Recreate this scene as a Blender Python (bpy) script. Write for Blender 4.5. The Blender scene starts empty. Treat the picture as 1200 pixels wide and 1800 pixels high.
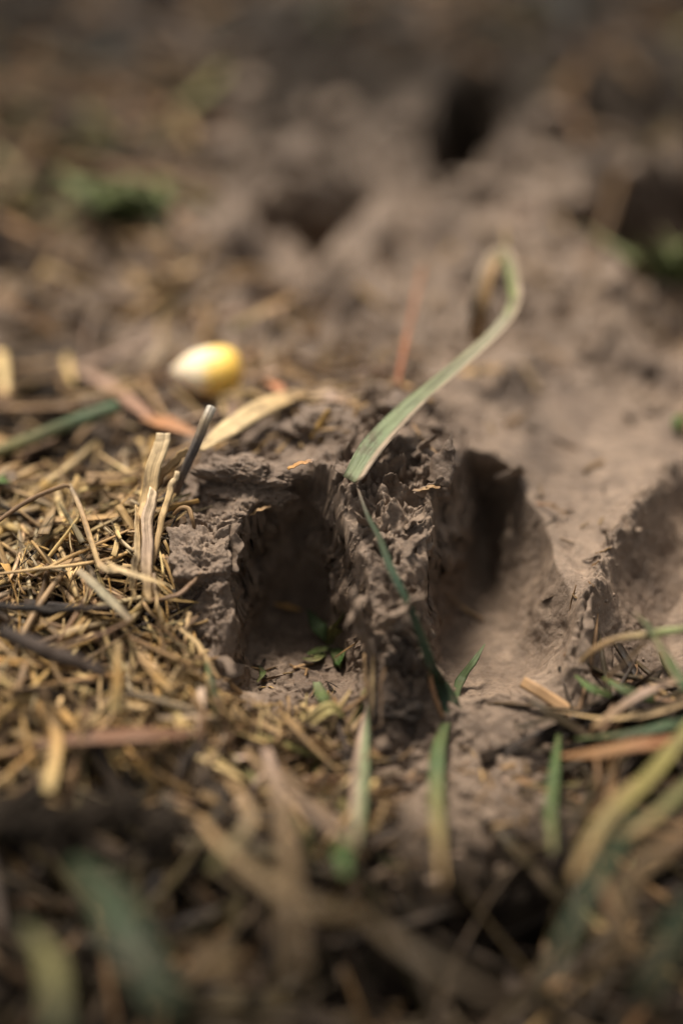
import bpy, math, random
import numpy as np
from mathutils import Vector, Matrix

random.seed(7); RS = np.random.RandomState(11)
S = 0.01                      # everything below is written in centimetres; metres = cm * S
scn = bpy.context.scene
COL = scn.collection
CM = lambda p: (p[0]*S, p[1]*S, p[2]*S)

# ------------------------------------------------------------------ camera
ELEV = math.radians(38.0); DIST = 25.0
CAMP = np.array([0.0, -DIST*math.cos(ELEV), DIST*math.sin(ELEV)])
FWD = -CAMP/np.linalg.norm(CAMP)
RGT = np.array([1.0, 0, 0]); UPV = np.cross(RGT, FWD)
FPX = 3529.0                  # focal length in photograph pixels (1200 wide)
cd = bpy.data.cameras.new('camera'); cam = bpy.data.objects.new('camera', cd); COL.objects.link(cam)
cam.location = CM(CAMP)
cam.rotation_euler = (math.pi/2-ELEV, 0, 0)
cd.sensor_fit = 'HORIZONTAL'; cd.sensor_width = 24; cd.lens = FPX/1200*24
cd.clip_start = 0.005; cd.clip_end = 400
cd.dof.use_dof = True; cd.dof.focus_distance = 23.35*S; cd.dof.aperture_fstop = cd.lens/17.0
scn.camera = cam

# ------------------------------------------------------------------ light
SUN_DIR = np.array([-0.20, 0.62, 1.0]); SUN_DIR /= np.linalg.norm(SUN_DIR)
w = bpy.data.worlds.new('World'); scn.world = w; w.use_nodes = True
nt = w.node_tree; bg = nt.nodes['Background']; bg.inputs['Strength'].default_value = 0.05
sky = nt.nodes.new('ShaderNodeTexSky'); sky.sky_type = 'NISHITA'; sky.sun_disc = False
sky.sun_elevation = math.asin(SUN_DIR[2]); sky.sun_rotation = math.atan2(SUN_DIR[0], SUN_DIR[1])
sky.dust_density = 4.0; sky.air_density = 1.0; sky.ozone_density = 0.6
hs = nt.nodes.new('ShaderNodeHueSaturation'); hs.inputs['Saturation'].default_value = 0.25   # a veil of cloud
nt.links.new(sky.outputs[0], hs.inputs['Color']); nt.links.new(hs.outputs[0], bg.inputs['Color'])
sd_ = bpy.data.lights.new('sun', 'SUN'); sun = bpy.data.objects.new('sun', sd_); COL.objects.link(sun)
sd_.energy = 2.6; sd_.angle = math.radians(14); sd_.color = (1.0, 0.92, 0.82)
sun.rotation_euler = Vector(SUN_DIR).to_track_quat('Z', 'Y').to_euler(); sun.location = (-0.4, 0.6, 1.0)
scn.view_settings.view_transform = 'Standard'; scn.view_settings.look = 'None'
scn.view_settings.gamma = 1.0; scn.view_settings.exposure = 1.55
scn.render.engine = 'CYCLES'
scn.cycles.use_denoising = True
scn.cycles.max_bounces = 6

# ------------------------------------------------------------------ noise
_p = RS.permutation(512); _p = np.concatenate([_p, _p, _p])
_g3 = RS.normal(size=(512, 3)); _g3 /= np.linalg.norm(_g3, axis=1)[:, None]
def perlin3(x, y, z):
    xi, yi, zi = np.floor(x).astype(int), np.floor(y).astype(int), np.floor(z).astype(int)
    xf, yf, zf = x-xi, y-yi, z-zi
    xi &= 511; yi &= 511; zi &= 511
    f = lambda t: t*t*t*(t*(t*6-15)+10)
    u, v, w_ = f(xf), f(yf), f(zf)
    def gr(dx, dy, dz):
        h = _p[_p[_p[(xi+dx) & 511]+((yi+dy) & 511)]+((zi+dz) & 511)] & 511
        g = _g3[h]
        return g[..., 0]*(xf-dx)+g[..., 1]*(yf-dy)+g[..., 2]*(zf-dz)
    l = lambda a, b, t: a+(b-a)*t
    return l(l(l(gr(0,0,0), gr(1,0,0), u), l(gr(0,1,0), gr(1,1,0), u), v),
             l(l(gr(0,0,1), gr(1,0,1), u), l(gr(0,1,1), gr(1,1,1), u), v), w_)*1.6
def perlin(x, y, s=0.0):
    return perlin3(x, y, np.zeros_like(x)+s+0.37)
def fbm(x, y, o=4, s=0.0, gain=0.5):
    t = np.zeros_like(x); a = 1.0
    for i in range(o):
        t += a*perlin(x*2**i+i*17.1, y*2**i-i*9.7, s+i*3.3); a *= gain
    return t
def ridged(x, y, o=4, s=0.0, gain=0.55):
    t = np.zeros_like(x); a = 1.0
    for i in range(o):
        t += a*(1-2*np.abs(perlin(x*2**i+i*11.3, y*2**i+i*5.9, s+i*2.1))); a *= gain
    return t
def sstep(a, b, x):
    t = np.clip((x-a)/(b-a), 0, 1); return t*t*(3-2*t)

# ------------------------------------------------------------------ photograph pixel + height -> place
def ray(px, py):
    d = FWD + RGT*((px-600)/FPX) + UPV*((900-py)/FPX)
    return d
def at(px, py, z=0.0):
    d = ray(px, py); t = (z-CAMP[2])/d[2]
    return CAMP + d*t

# ------------------------------------------------------------------ the ground's shape
BASE = [  # the ridge between the toes
 (640,770,1.1),(700,790,1.15),(760,780,1.05),(690,880,1.0),(690,960,.85),(690,1040,.62),(700,1120,.32),(712,1200,-.02),(730,1290,-.42),
 # left bank, far rim
 (400,800,.75),(480,790,.85),(560,760,.9),(350,860,.65),(335,940,.68),(385,960,.66),(300,1050,.3),(370,1060,.36),(335,1180,.0),(370,1250,-.2),
 # right bank
 (800,760,.8),(860,770,.55),(930,830,.38),(1000,880,.32),(960,930,.28),(1030,1000,.27),(1100,920,.34),(1130,850,.32),(1030,1080,.22),(1015,1150,.0),(1020,1250,-.32),(1190,800,.2),
 # near side
 (500,1300,-.48),(620,1310,-.45),(830,1330,-.52),(930,1330,-.45),(800,1450,-.5),(650,1450,-.42),(950,1450,-.45),(300,1350,-.25),(100,1250,-.1),(0,1100,.1),(100,950,.2),(200,850,.3),(0,800,.25),
 (0,1500,-.4),(200,1600,-.8),(500,1700,-1.0),(1100,1350,-.5),(1200,1500,-.8),(1100,1700,-1.1),(0,1800,-1.1),(600,1800,-1.2),(1200,1800,-1.1),(900,1620,-.9),
 # background
 (365,690,.35),(200,650,.1),(0,600,0),(600,650,.3),(800,650,.25),(1000,650,.15),(1200,600,0),(300,450,0),(600,480,.1),(900,480,.1),(1200,450,0),(0,300,0),(400,250,0),(700,250,.25),(1000,300,.2),(0,0,0),(600,0,0),(1200,0,0)]
BP = np.array([at(*b) for b in BASE])
def tps_fit(P, z, reg=0.02):
    n = len(P); d = np.linalg.norm(P[:, None]-P[None], axis=2)
    K = d*d*np.log(d+1e-9); K[np.arange(n), np.arange(n)] += reg*10
    A = np.zeros((n+3, n+3)); A[:n, :n] = K; A[:n, n] = 1; A[:n, n+1:] = P; A[n, :n] = 1; A[n+1:, :n] = P.T
    return np.linalg.solve(A, np.concatenate([z, [0, 0, 0]]))
TW = tps_fit(BP[:, :2], BP[:, 2], .004)
def tps(x, y):
    out = TW[-3]+TW[-2]*x+TW[-1]*y
    for i in range(len(BP)):
        r2 = (x-BP[i, 0])**2+(y-BP[i, 1])**2+1e-12
        out = out+TW[i]*0.5*r2*np.log(r2)
    return out
def sdf(x, y, poly):
    d = np.full(x.shape, 1e9); ins = np.zeros(x.shape, bool); n = len(poly)
    for i in range(n):
        a = poly[i]; b = poly[(i+1) % n]
        e = (b[0]-a[0], b[1]-a[1]); L = e[0]**2+e[1]**2+1e-12
        t = np.clip(((x-a[0])*e[0]+(y-a[1])*e[1])/L, 0, 1)
        d = np.minimum(d, (x-a[0]-t*e[0])**2+(y-a[1]-t*e[1])**2)
        c = ((a[1] > y) != (b[1] > y))
        xx = a[0]+(y-a[1])*e[0]/(e[1] if abs(e[1]) > 1e-12 else 1e-12)
        ins ^= c & (x < xx)
    return np.where(ins, 1, -1)*np.sqrt(d)
W2 = lambda pts: [at(*p)[:2] for p in pts]
TOE_L = W2([(380,1228,-.15),(386,1130,.15),(402,1040,.4),(412,965,.6),(445,905,.65),(490,865,.75),(540,845,.9),(590,850,1.),(600,900,.95),(620,960,.85),(646,1020,.68),(664,1080,.48),(670,1150,.2),(672,1215,-.05),(610,1262,-.4),(530,1268,-.42),(455,1255,-.3)])
TOE_R = W2([(765,1258,-.42),(752,1190,-.1),(738,1120,.25),(728,1040,.55),(738,960,.8),(758,880,.98),(788,810,1.0),(835,798,.65),(880,818,.5),(920,855,.4),(946,915,.3),(974,985,.26),(998,1040,.24),(1012,1090,.15),(1006,1150,.02),(990,1215,-.2),(950,1262,-.42),(860,1280,-.5)])
PIT_R = W2([(1150,885,.33),(1195,840,.3),(1300,740,.3),(1300,1260,-.3),(1060,1235,-.25),(1022,1175,-.05),(1042,1085,.22),(1085,985,.28),(1120,925,.33)])
PIT_B1 = W2([(430,375,0),(520,350,0),(640,345,0),(660,395,0),(610,440,0),(520,440,0),(450,425,0)])
PIT_B2 = W2([(790,160,.2),(850,125,.2),(905,130,.2),(890,200,.2),(880,270,.2),(840,320,.2),(770,330,.2),(745,280,.2)])
PIT_B3 = W2([(960,400,.1),(1060,350,0),(1300,320,0),(1300,500,0),(1130,500,0),(1050,450,0)])
PIT_B4 = W2([(960,150,.2),(1100,130,.1),(1200,200,.1),(1150,290,.1),(1040,280,.1)])
PIT_F = W2([(620,1640,-.5),(760,1580,-.5),(900,1560,-.6),(985,1540,-.6),(1000,1640,-.5),(930,1720,-.5),(720,1740,-.5)])
PIT_L = W2([(-40,230,0),(60,205,0),(80,260,0),(-40,290,0)])
PIT_L2 = W2([(70,20,0),(150,0,0),(175,150,0),(130,160,0)])

def ground_xyz(x, y):
    """height field with sideways shifts: returns displaced x, y, z and masks"""
    far = np.hypot(x, y-3)
    z = tps(x, y)*(1-sstep(13, 22, far))
    z = z + fbm(x*.08, y*.08, 3, 40)*3*sstep(18, 60, far)
    wx = x+.10*fbm(x*1.3, y*1.3, 2, 5); wy = y+.10*fbm(x*1.3+40, y*1.3, 2, 6)
    sL = sdf(wx, wy, TOE_L); sR = sdf(wx, wy, TOE_R)
    # masks
    ridge = np.exp(-((x-.62-(-y*.06))/.55)**2)*sstep(-4.2, -3.2, y)*(1-sstep(2.6, 4.0, y))
    bankL = sstep(-3.6, -2.6, -np.abs(x+1.75))*sstep(-3.4, -2.4, y)*(1-sstep(2, 3.2, y))
    backlump = sstep(1.6, 4.5, y)
    fore = 1-sstep(-4.6, -3.2, y)
    smooth_r = sstep(1.5, 2.3, x)*sstep(-4, -3, y)*(1-sstep(1.2, 2.6, y))
    left = sstep(.9, 2.4, -x-1.0)
    # rim swell pressed up by the toes
    for s_ in (sL, sR):
        z = z+.05*np.exp(-((s_+.12)/.14)**2)
    rough = (.35+ridge*1.1+bankL*.5+backlump*.5+fore*.35-smooth_r*.22)*(.35+1.1*sstep(-.35, .45, fbm(x*1.5, y*1.5, 2, 33)))
    n_mid = fbm(x*1.15, y*1.15, 3, 9)
    z = z+n_mid*(.07+.20*backlump+.10*fore+.03*ridge)
    z = z+backlump*(.22*(ridged(x*.55, y*.55, 3, 22)-.4)+.30*fbm(x*1.3, y*1.1, 3, 24)+.09*ridged(x*2.4, y*2.2, 3, 25)-.55*np.clip(perlin(x*1.0, y*.9, 26)-.15, 0, 1))
    cr = ridged(x*3.1+.35*n_mid, y*2.6, 5, 3, .6)-.6
    z = z+rough*.080*cr
    fine = fbm(x*9, y*9, 4, 14, .6)
    z = z+rough*.034*fine
    pits = np.clip(fbm(x*5.2, y*5.2, 3, 31)-.25, 0, 1)
    z = z-(.03+.13*ridge+.10*bankL)*pits
    peaks = np.clip(perlin(x*6.3, y*5.0, 77)-.30, 0, 1)
    z = z+(.02+.14*ridge+.08*bankL)*peaks**1.2
    # thin smear cracks on the smooth bank
    ck = np.abs(perlin(x*1.7+fine*.06, y*1.1, 51)); z = z-.05*np.exp(-(ck/.016)**2)*sstep(.1,.3,perlin(x*.9,y*.9,53))
    dx = np.zeros_like(x); dy = np.zeros_like(x)
    # --- the two toes
    inside = np.zeros_like(x)
    def carve(z, dx, dy, s_, floor, wall, under=0.0, wy_gain=None):
        t = np.clip(s_/wall, 0, 1); k = 1-(1-t)**2.1
        znew = z+(np.minimum(floor, z)-z)*k
        b = np.sin(np.pi*np.clip(s_/(wall*1.6), 0, 1))
        return znew, dx, dy+under*b, k
    flL = -.80+.12*fbm(x*1.3, y*1.3, 3, 70)+.05*ridged(x*3, y*3, 3, 71)+.02*fine+.30*(1-sstep(-3.7,-1.6,y))
    uL = 1.0*sstep(-.9, .4, y)
    z, dx, dy, kL = carve(z, dx, dy, sL, flL, .34-.10*sstep(.2, .9, -x)+.55*(1-sstep(-3.4, -2.4, y)), uL)
    flR = -.86+.07*fbm(x*1.1, y*.8, 3, 80)+.010*fine+.018*ridged(x*2.4, y*1.6, 3, 81)+.36*(1-sstep(-3.6, -.6, y))
    wallR = .34+.42*sstep(1.4, 2.2, x)*(1-sstep(-.2, 1.3, y))+.8*(1-sstep(-3.5, -2.3, y))
    uR = .9*sstep(-.6, .7, y)
    z, dx, dy, kR = carve(z, dx, dy, sR, flR, wallR, uR)
    # --- other hollows
    sP = sdf(wx, wy, PIT_R); kP = 1-np.exp(-np.clip(sP, 0, 9)/.55)
    z = z+(.12+.10*cr)*np.exp(-((sP+.10)/.11)**2)*(far < 9)
    z = z+(np.minimum(-.75+.06*fbm(x*1.2, y*1.2, 3, 90)+.012*fine, z)-z)*kP
    hole = np.maximum.reduce([kL, kR, kP])
    for poly, fl, wl in ((PIT_B1,-2.0,.45),(PIT_B2,-2.2,.8),(PIT_B3,-1.0,.9),(PIT_B4,-.7,1.2),(PIT_F,-2.0,.5),(PIT_L,-1.4,.6),(PIT_L2,-1.6,.8)):
        s_ = sdf(wx, wy, poly); z, dx, dy, k = carve(z, dx, dy, s_, fl+.2*n_mid, wl); hole = np.maximum(hole, k)
    # clods and smears on the steep walls: noise in all three directions
    gz = np.clip(4*np.maximum.reduce([kL*(1-kL), kR*(1-kR)*(1-.7*smooth_r), .3*kP*(1-kP), .10*ridge, .10*bankL]), 0, 1)*(far < 20)
    for f_, a_ in ((1.8, .15), (4.2, .10), (9., .06), (19., .032)):
        dx = dx+gz*a_*perlin3(x*f_, y*f_, z*f_+5); dy = dy+gz*a_*perlin3(x*f_+31, y*f_, z*f_+9); z = z+gz*a_*.6*perlin3(x*f_, y*f_+17, z*f_+2)
    # dark leaf-mould soil under the straw and in the grass, vignette painted near and far; clay where the hooves pressed
    hum_vignette = np.maximum(sstep(1.0, 2.4, -x-1.1)*(1-sstep(2.0, 5.5, y)), 0)
    hum_vignette = np.maximum(hum_vignette, sstep(4.3, 5.6, -y))  # near edge: lens vignette put into the soil colour
    hum_vignette = np.maximum(hum_vignette, sstep(6.5, 11.5, y+.35*np.abs(x-1)))  # far edge: lens vignette put into the soil colour
    hum_vignette = np.maximum(hum_vignette, sstep(2.2, 3.0, x)*sstep(3.1, 3.9, -y))
    hum_vignette = np.clip(hum_vignette+.35*fbm(x*1.0, y*1.0, 3, 99)*(hum_vignette > .02), 0, 1)
    wet = np.clip(.5*hole+.3*np.clip(-z, 0, 1), 0, 1)
    return x+dx, y+dy, z, hum_vignette, wet

def axis(lo, hi, step, steps_out, grow, far):
    a = list(np.arange(lo, hi+step/2, step)); 
    for sgn in (1, -1):
        v = hi if sgn > 0 else lo; h = step
        while abs(v) < far:
            h = min(h*grow, max(steps_out, abs(v)*.12)); v += sgn*h; a.append(v)
    return np.array(sorted(a))
XA = axis(-4.3, 4.3, .016, .07, 1.06, 3000.0)
YA = axis(-5.0, 2.1, .015, .07, 1.05, 3000.0)
GX, GY = np.meshgrid(XA, YA)
PX, PY, PZ, HUM_VIGNETTE, WET = ground_xyz(GX, GY)
def H(x, y):
    x = np.asarray(x, float); y = np.asarray(y, float)
    i = np.clip(np.searchsorted(XA, x)-1, 0, len(XA)-2); j = np.clip(np.searchsorted(YA, y)-1, 0, len(YA)-2)
    u = (x-XA[i])/(XA[i+1]-XA[i]); v = (y-YA[j])/(YA[j+1]-YA[j])
    return (PZ[j, i]*(1-u)+PZ[j, i+1]*u)*(1-v)+(PZ[j+1, i]*(1-u)+PZ[j+1, i+1]*u)*v
def hit(px, py, off=0.0):
    """where the sight line of that pixel meets the ground raised by off"""
    d = ray(px, py); t = np.linspace(14, 60, 1500)
    P = CAMP[None]+d[None]*t[:, None]
    below = np.nonzero(P[:, 2] < H(P[:, 0], P[:, 1])+off)[0]
    return P[below[0]] if len(below) else at(px, py, off)
def pt(p):
    if isinstance(p[2], str): return hit(p[0], p[1], float(p[2][1:] or 0))
    return at(*p)

# ------------------------------------------------------------------ materials
def new_mat(name):
    m = bpy.data.materials.new(name); m.use_nodes = True
    t = m.node_tree; b = t.nodes['Principled BSDF']
    return m, t, b
def N(t, kind, **kw):
    n = t.nodes.new(kind)
    for k, v in kw.items():
        if k in n.inputs: n.inputs[k].default_value = v
        else: setattr(n, k, v)
    return n
def cmcoord(t):
    c = N(t, 'ShaderNodeTexCoord'); g = N(t, 'ShaderNodeNewGeometry')
    v = N(t, 'ShaderNodeVectorMath', operation='SCALE'); v.inputs['Scale'].default_value = 100.0
    t.links.new(g.outputs['Position'], v.inputs[0]); return v.outputs[0]
def noise(t, co, scale, detail=4, rough=.6):
    n = N(t, 'ShaderNodeTexNoise'); n.inputs['Scale'].default_value = scale; n.inputs['Detail'].default_value = detail; n.inputs['Roughness'].default_value = rough
    t.links.new(co, n.inputs['Vector']); return n.outputs['Fac']
def ramp(t, fac, stops):
    r = N(t, 'ShaderNodeValToRGB'); e = r.color_ramp.elements
    while len(e) < len(stops): e.new(.5)
    for q, (p, c) in zip(e, stops): q.position = p; q.color = (*c, 1) if len(c) == 3 else c
    t.links.new(fac, r.inputs[0]); return r.outputs[0]
def mix(t, fac, a, b, blend='MIX'):
    m = N(t, 'ShaderNodeMix', data_type='RGBA', blend_type=blend)
    for sock, v in ((m.inputs[0], fac), (m.inputs[6], a), (m.inputs[7], b)):
        if isinstance(v, (int, float)): sock.default_value = v
        elif isinstance(v, tuple): sock.default_value = (*v, 1)
        else: t.links.new(v, sock)
    return m.outputs[2]
def bump(t, b, hgt, strength, dist, prev=None):
    n = N(t, 'ShaderNodeBump'); n.inputs['Strength'].default_value = strength; n.inputs['Distance'].default_value = dist*S
    t.links.new(hgt, n.inputs['Height'])
    if prev is not None: t.links.new(prev, n.inputs['Normal'])
    t.links.new(n.outputs[0], b.inputs['Normal']); return n.outputs[0]

def mud_material(name, attrs=True,  dark=(.125,.081,.051), light=(.300,.212,.142), spec=.35):
    m, t, b = new_mat(name); co = cmcoord(t)
    c1 = ramp(t, noise(t, co, .9, 6), [(.32, dark), (.68, light)])
    c2 = mix(t, ramp(t, noise(t, co, 6, 5, .65), [(.35, (0,0,0)), (.62, (.55,)*3)]), c1, tuple(v*.62 for v in dark))
    sp = ramp(t, noise(t, co, 32, 2), [(.66, (0,0,0)), (.72, (.7,)*3)])          # pale grit
    c3 = mix(t, sp, c2, (.30,.23,.16))
    if attrs:
        a = N(t, 'ShaderNodeAttribute', attribute_name='soil'); s = N(t, 'ShaderNodeSeparateXYZ'); t.links.new(a.outputs['Vector'], s.inputs[0])
        hm = ramp(t, noise(t, co, 3.5, 5), [(.3, (.008,.006,.004)), (.7, (.034,.023,.014))])
        c3 = mix(t, s.outputs[0], c3, hm)  # leaf mould, plus painted vignette on the near and far ground
        sm = N(t, 'ShaderNodeMapRange'); sm.inputs['To Min'].default_value = .35; sm.inputs['To Max'].default_value = .06; t.links.new(s.outputs[0], sm.inputs[0]); t.links.new(sm.outputs[0], b.inputs['Specular IOR Level'])
    t.links.new(c3, b.inputs['Base Color'])
    rr = ramp(t, noise(t, co, 2.2, 4), [(.3, (.34,)*3), (.7, (.66,)*3)]); t.links.new(rr, b.inputs['Roughness'])
    b.inputs['Specular IOR Level'].default_value = spec
    vo = N(t, 'ShaderNodeTexVoronoi'); vo.inputs['Scale'].default_value = 13; vo.inputs['Randomness'].default_value = 1
    wv = N(t, 'ShaderNodeVectorMath', operation='MULTIPLY_ADD'); nn = N(t, 'ShaderNodeTexNoise'); nn.inputs['Scale'].default_value = 9; t.links.new(co, nn.inputs['Vector'])
    t.links.new(nn.outputs['Color'], wv.inputs[0]); wv.inputs[1].default_value = (.12,.12,.12); t.links.new(co, wv.inputs[2]); t.links.new(wv.outputs[0], vo.inputs['Vector'])
    n0 = bump(t, b, vo.outputs['Distance'], .35, -.030)
    n1 = bump(t, b, noise(t, co, 16, 8, .75), .8, .050, n0)
    bump(t, b, noise(t, co, 55, 4, .7), .6, .014, n1)
    return m
MUD = mud_material('wet_mud')
CLOD = mud_material('mud_clod', False)
SOIL = mud_material('crumbly_topsoil', False, (.045,.030,.019), (.13,.088,.057))
DARKCLOD = mud_material('dark_soil', False, (.012,.009,.006), (.036,.025,.016), .06)

def fibre_material(name, streak=.5, transl=.15, rough=.55, mudfac=.35):
    """straw, stems and leaves: colour from the piece, streaks along its length, smears of mud"""
    m, t, b = new_mat(name); co = cmcoord(t)
    a = N(t, 'ShaderNodeAttribute', attribute_name='tint')
    u = N(t, 'ShaderNodeAttribute', attribute_name='fibre')
    mp = N(t, 'ShaderNodeMapping'); mp.inputs['Scale'].default_value = (38, 1.3, 1); t.links.new(u.outputs['Vector'], mp.inputs[0])
    st = noise(t, mp.outputs[0], 1.0, 4, .65)
    sr = ramp(t, st, [(.30, (.26,)*3), (.5, (.9,)*3), (.72, (1.3,)*3)])
    c = mix(t, streak, a.outputs['Color'], sr, 'MULTIPLY')
    mp2 = N(t, 'ShaderNodeMapping'); mp2.inputs['Scale'].default_value = (5, 3, 1); t.links.new(u.outputs['Vector'], mp2.inputs[0])
    md = ramp(t, noise(t, mp2.outputs[0], 1.0, 5, .7), [(.5, (0,0,0)), (.7, (mudfac*2,)*3)])
    c = mix(t, md, c, (.10,.068,.045))
    t.links.new(c, b.inputs['Base Color']); b.inputs['Roughness'].default_value = rough; b.inputs['Specular IOR Level'].default_value = .12
    bump(t, b, st, .8, .016)
    if transl > 0:
        tr = N(t, 'ShaderNodeBsdfTranslucent'); t.links.new(c, tr.inputs[0])
        mx = N(t, 'ShaderNodeMixShader'); mx.inputs[0].default_value = transl
        out = t.nodes['Material Output']
        t.links.new(b.outputs[0], mx.inputs[1]); t.links.new(tr.outputs[0], mx.inputs[2]); t.links.new(mx.outputs[0], out.inputs[0])
    return m
STRAW = fibre_material('dry_straw', .75, .10, .5, .40)
GRASS = fibre_material('grass_leaf', .6, .22, .5, .34)
BARK = fibre_material('twig_bark', .8, 0, .6, .3)

# ------------------------------------------------------------------ building helpers
def tag(o, label=None, cat=None, group=None, kind=None):
    if label: o['label'] = label
    if cat: o['category'] = cat
    if group: o['group'] = group
    if kind: o['kind'] = kind
    return o
def catmull(P, n):
    P = np.asarray(P, float)
    if len(P) == 2: return P[0]+(P[1]-P[0])*np.linspace(0, 1, n)[:, None]
    Q = np.vstack([2*P[0]-P[1], P, 2*P[-1]-P[-2]]); m = len(P)-1
    t = np.linspace(0, m, n); i = np.minimum(t.astype(int), m-1); f = (t-i)[:, None]
    a, b, c, d = Q[i], Q[i+1], Q[i+2], Q[i+3]
    return .5*(2*b+(c-a)*f+(2*a-5*b+4*c-d)*f*f+(3*b-a-3*c+d)*f**3)
def strip(P, wid, kind='stem', thick=.5, fold=.35, twist=0.0, roll=0.0, k=6):
    """tube ('stem') or folded thin leaf ('leaf') along P; wid = full width for each row"""
    n = len(P); T = np.gradient(P, axis=0); T /= np.linalg.norm(T, axis=1)[:, None]+1e-9
    up = np.tile([0., 0, 1.], (n, 1)); up[np.abs(T[:, 2]) > .92] = (0, -1, .2)
    sd = np.cross(T, up); sd /= np.linalg.norm(sd, axis=1)[:, None]+1e-9; nm = np.cross(sd, T)
    an = roll+twist*np.linspace(0, 1, n); c, s = np.cos(an)[:, None], np.sin(an)[:, None]
    sd, nm = sd*c+nm*s, nm*c-sd*s
    hw = np.asarray(wid)/2
    if kind == 'stem':
        th = np.linspace(0, 2*np.pi, k, endpoint=False); X = np.cos(th); Y = np.sin(th)*thick
    else:
        e = thick; xs = np.array([-1, -.5, 0, .5, 1.]); top = fold*np.abs(xs)
        X = np.concatenate([xs, xs[-2:0:-1]]); Y = np.concatenate([top+e, (top-e)[-2:0:-1]]); Y[0] -= e; Y[4] -= e
    k = len(X)
    V = P[:, None]+sd[:, None]*(X[None, :, None]*hw[:, None, None])+nm[:, None]*(Y[None, :, None]*hw[:, None, None])
    L = np.concatenate([[0], np.cumsum(np.linalg.norm(np.diff(P, axis=0), axis=1))])
    F = np.zeros((n, k, 3)); F[..., 0] = X[None]*hw[:, None]; F[..., 1] = L[:, None]
    i = np.arange(n-1)[:, None]; j = np.arange(k)[None]; j2 = (j+1) % k
    Q = np.stack([i*k+j, i*k+j2, (i+1)*k+j2, (i+1)*k+j], -1).reshape(-1, 4)
    faces = Q.tolist()+[list(range(k-1, -1, -1)), [(n-1)*k+q for q in range(k)]]
    return V.reshape(-1, 3), faces, F.reshape(-1, 3), k
def mesh_obj(name, V, faces, mat, tint=None, fibre=None, parent=None, smooth=True, loc=None):
    V = np.asarray(V)
    if loc is None: loc = np.array([V[:, 0].mean(), V[:, 1].mean(), V[:, 2].min()])
    me = bpy.data.meshes.new(name); me.from_pydata(((V-loc)*S).tolist(), [], faces)
    if tint is not None:
        a = me.attributes.new('tint', 'FLOAT_COLOR', 'POINT'); a.data.foreach_set('color', np.c_[tint, np.ones(len(tint))].astype(np.float32).ravel())
    if fibre is not None:
        a = me.attributes.new('fibre', 'FLOAT_VECTOR', 'POINT'); a.data.foreach_set('vector', fibre.astype(np.float32).ravel())
    me.materials.append(mat)
    if smooth: me.polygons.foreach_set('use_smooth', np.ones(len(me.polygons), bool))
    me.update()
    o = bpy.data.objects.new(name, me); COL.objects.link(o)
    if parent is None: o.location = CM(loc)
    else:
        o.parent = parent; o.location = CM(loc-np.array(parent.location)/S)
    return o
def empty(name, loc):
    o = bpy.data.objects.new(name, None); COL.objects.link(o); o.location = CM(loc); o.empty_display_size = .005; return o

# ------------------------------------------------------------------ ground sheet
def build_ground():
    ny, nx = GX.shape
    V = np.stack([PX, PY, PZ], -1).reshape(-1, 3)*S
    idx = np.arange(ny*nx).reshape(ny, nx)
    Q = np.stack([idx[:-1, :-1], idx[:-1, 1:], idx[1:, 1:], idx[1:, :-1]], -1).reshape(-1, 4)
    me = bpy.data.meshes.new('mud_ground')
    me.vertices.add(len(V)); me.vertices.foreach_set('co', V.astype(np.float32).ravel())
    me.loops.add(Q.size); me.loops.foreach_set('vertex_index', Q.astype(np.int32).ravel())
    me.polygons.add(len(Q)); me.polygons.foreach_set('loop_start', np.arange(0, Q.size, 4, dtype=np.int32))
    me.update(calc_edges=True); me.validate()
    me.polygons.foreach_set('use_smooth', np.ones(len(Q), bool))
    a = me.attributes.new('soil', 'FLOAT_VECTOR', 'POINT')
    a.data.foreach_set('vector', np.stack([HUM_VIGNETTE, WET, HUM_VIGNETTE*0], -1).astype(np.float32).ravel())
    me.materials.append(MUD)
    o = bpy.data.objects.new('mud_ground', me); COL.objects.link(o)
    tag(o, 'brown wet mud ground pressed with a cloven hoof print', None, None, 'structure')
    return o
ground = build_ground()

# ------------------------------------------------------------------ lumps of mud
import bmesh
def ico(sub):
    bm = bmesh.new(); bmesh.ops.create_icosphere(bm, subdivisions=sub, radius=1.0)
    V = np.array([v.co[:] for v in bm.verts]); F = [[v.index for v in f.verts] for f in bm.faces]; bm.free(); return V, F
ICO = {s: ico(s) for s in (1, 2, 5, 6)}
def lump(center, size, seed, sub=5, rough=.35, rz=0.0, tilt=0.0, block=.5):
    V, F = ICO[sub]; V = V.copy()
    m = np.max(np.abs(V), axis=1)[:, None]; V = V*(1-block)+V/m*.8*block       # squarer than a ball
    n = V/np.linalg.norm(V, axis=1)[:, None]
    d = np.zeros(len(V)); a = 1.0
    for i in range(6 if sub > 2 else 2):
        q = V*1.5*2**i+seed*7.3+i*3
        d += a*(perlin3(q[:, 0], q[:, 1], q[:, 2]) if i < 2 else (.5-2*np.abs(perlin3(q[:, 0], q[:, 1], q[:, 2]))*.8)); a *= .60
    V = V+n*(d*rough)[:, None]
    V = V*np.array(size)/2
    M = np.array(Matrix.Rotation(rz, 3, 'Z') @ Matrix.Rotation(tilt, 3, 'X'))
    return V@M.T+np.array(center), F
def clod(px, py, z, size, seed, label, mat=None, sub=6, name='mud_clod', group=None, **kw):
    c = at(px, py, z); V, F = lump(c, size, seed, sub, **kw)
    return tag(mesh_obj(name, V, F, mat or CLOD), label, 'mud clod', group)
clod(438, 846, .92, (1.15,.6,.5), 3, 'rough brown mud clod overhanging the far end of the left toe mark', rough=.45, rz=-.1)
clod(352, 1010, .34, (.80,.85,1.05), 5, 'crumbly brown mud block at the left edge of the print beside the straw', rough=.24, rz=.12, tilt=.18, block=.9)
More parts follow.
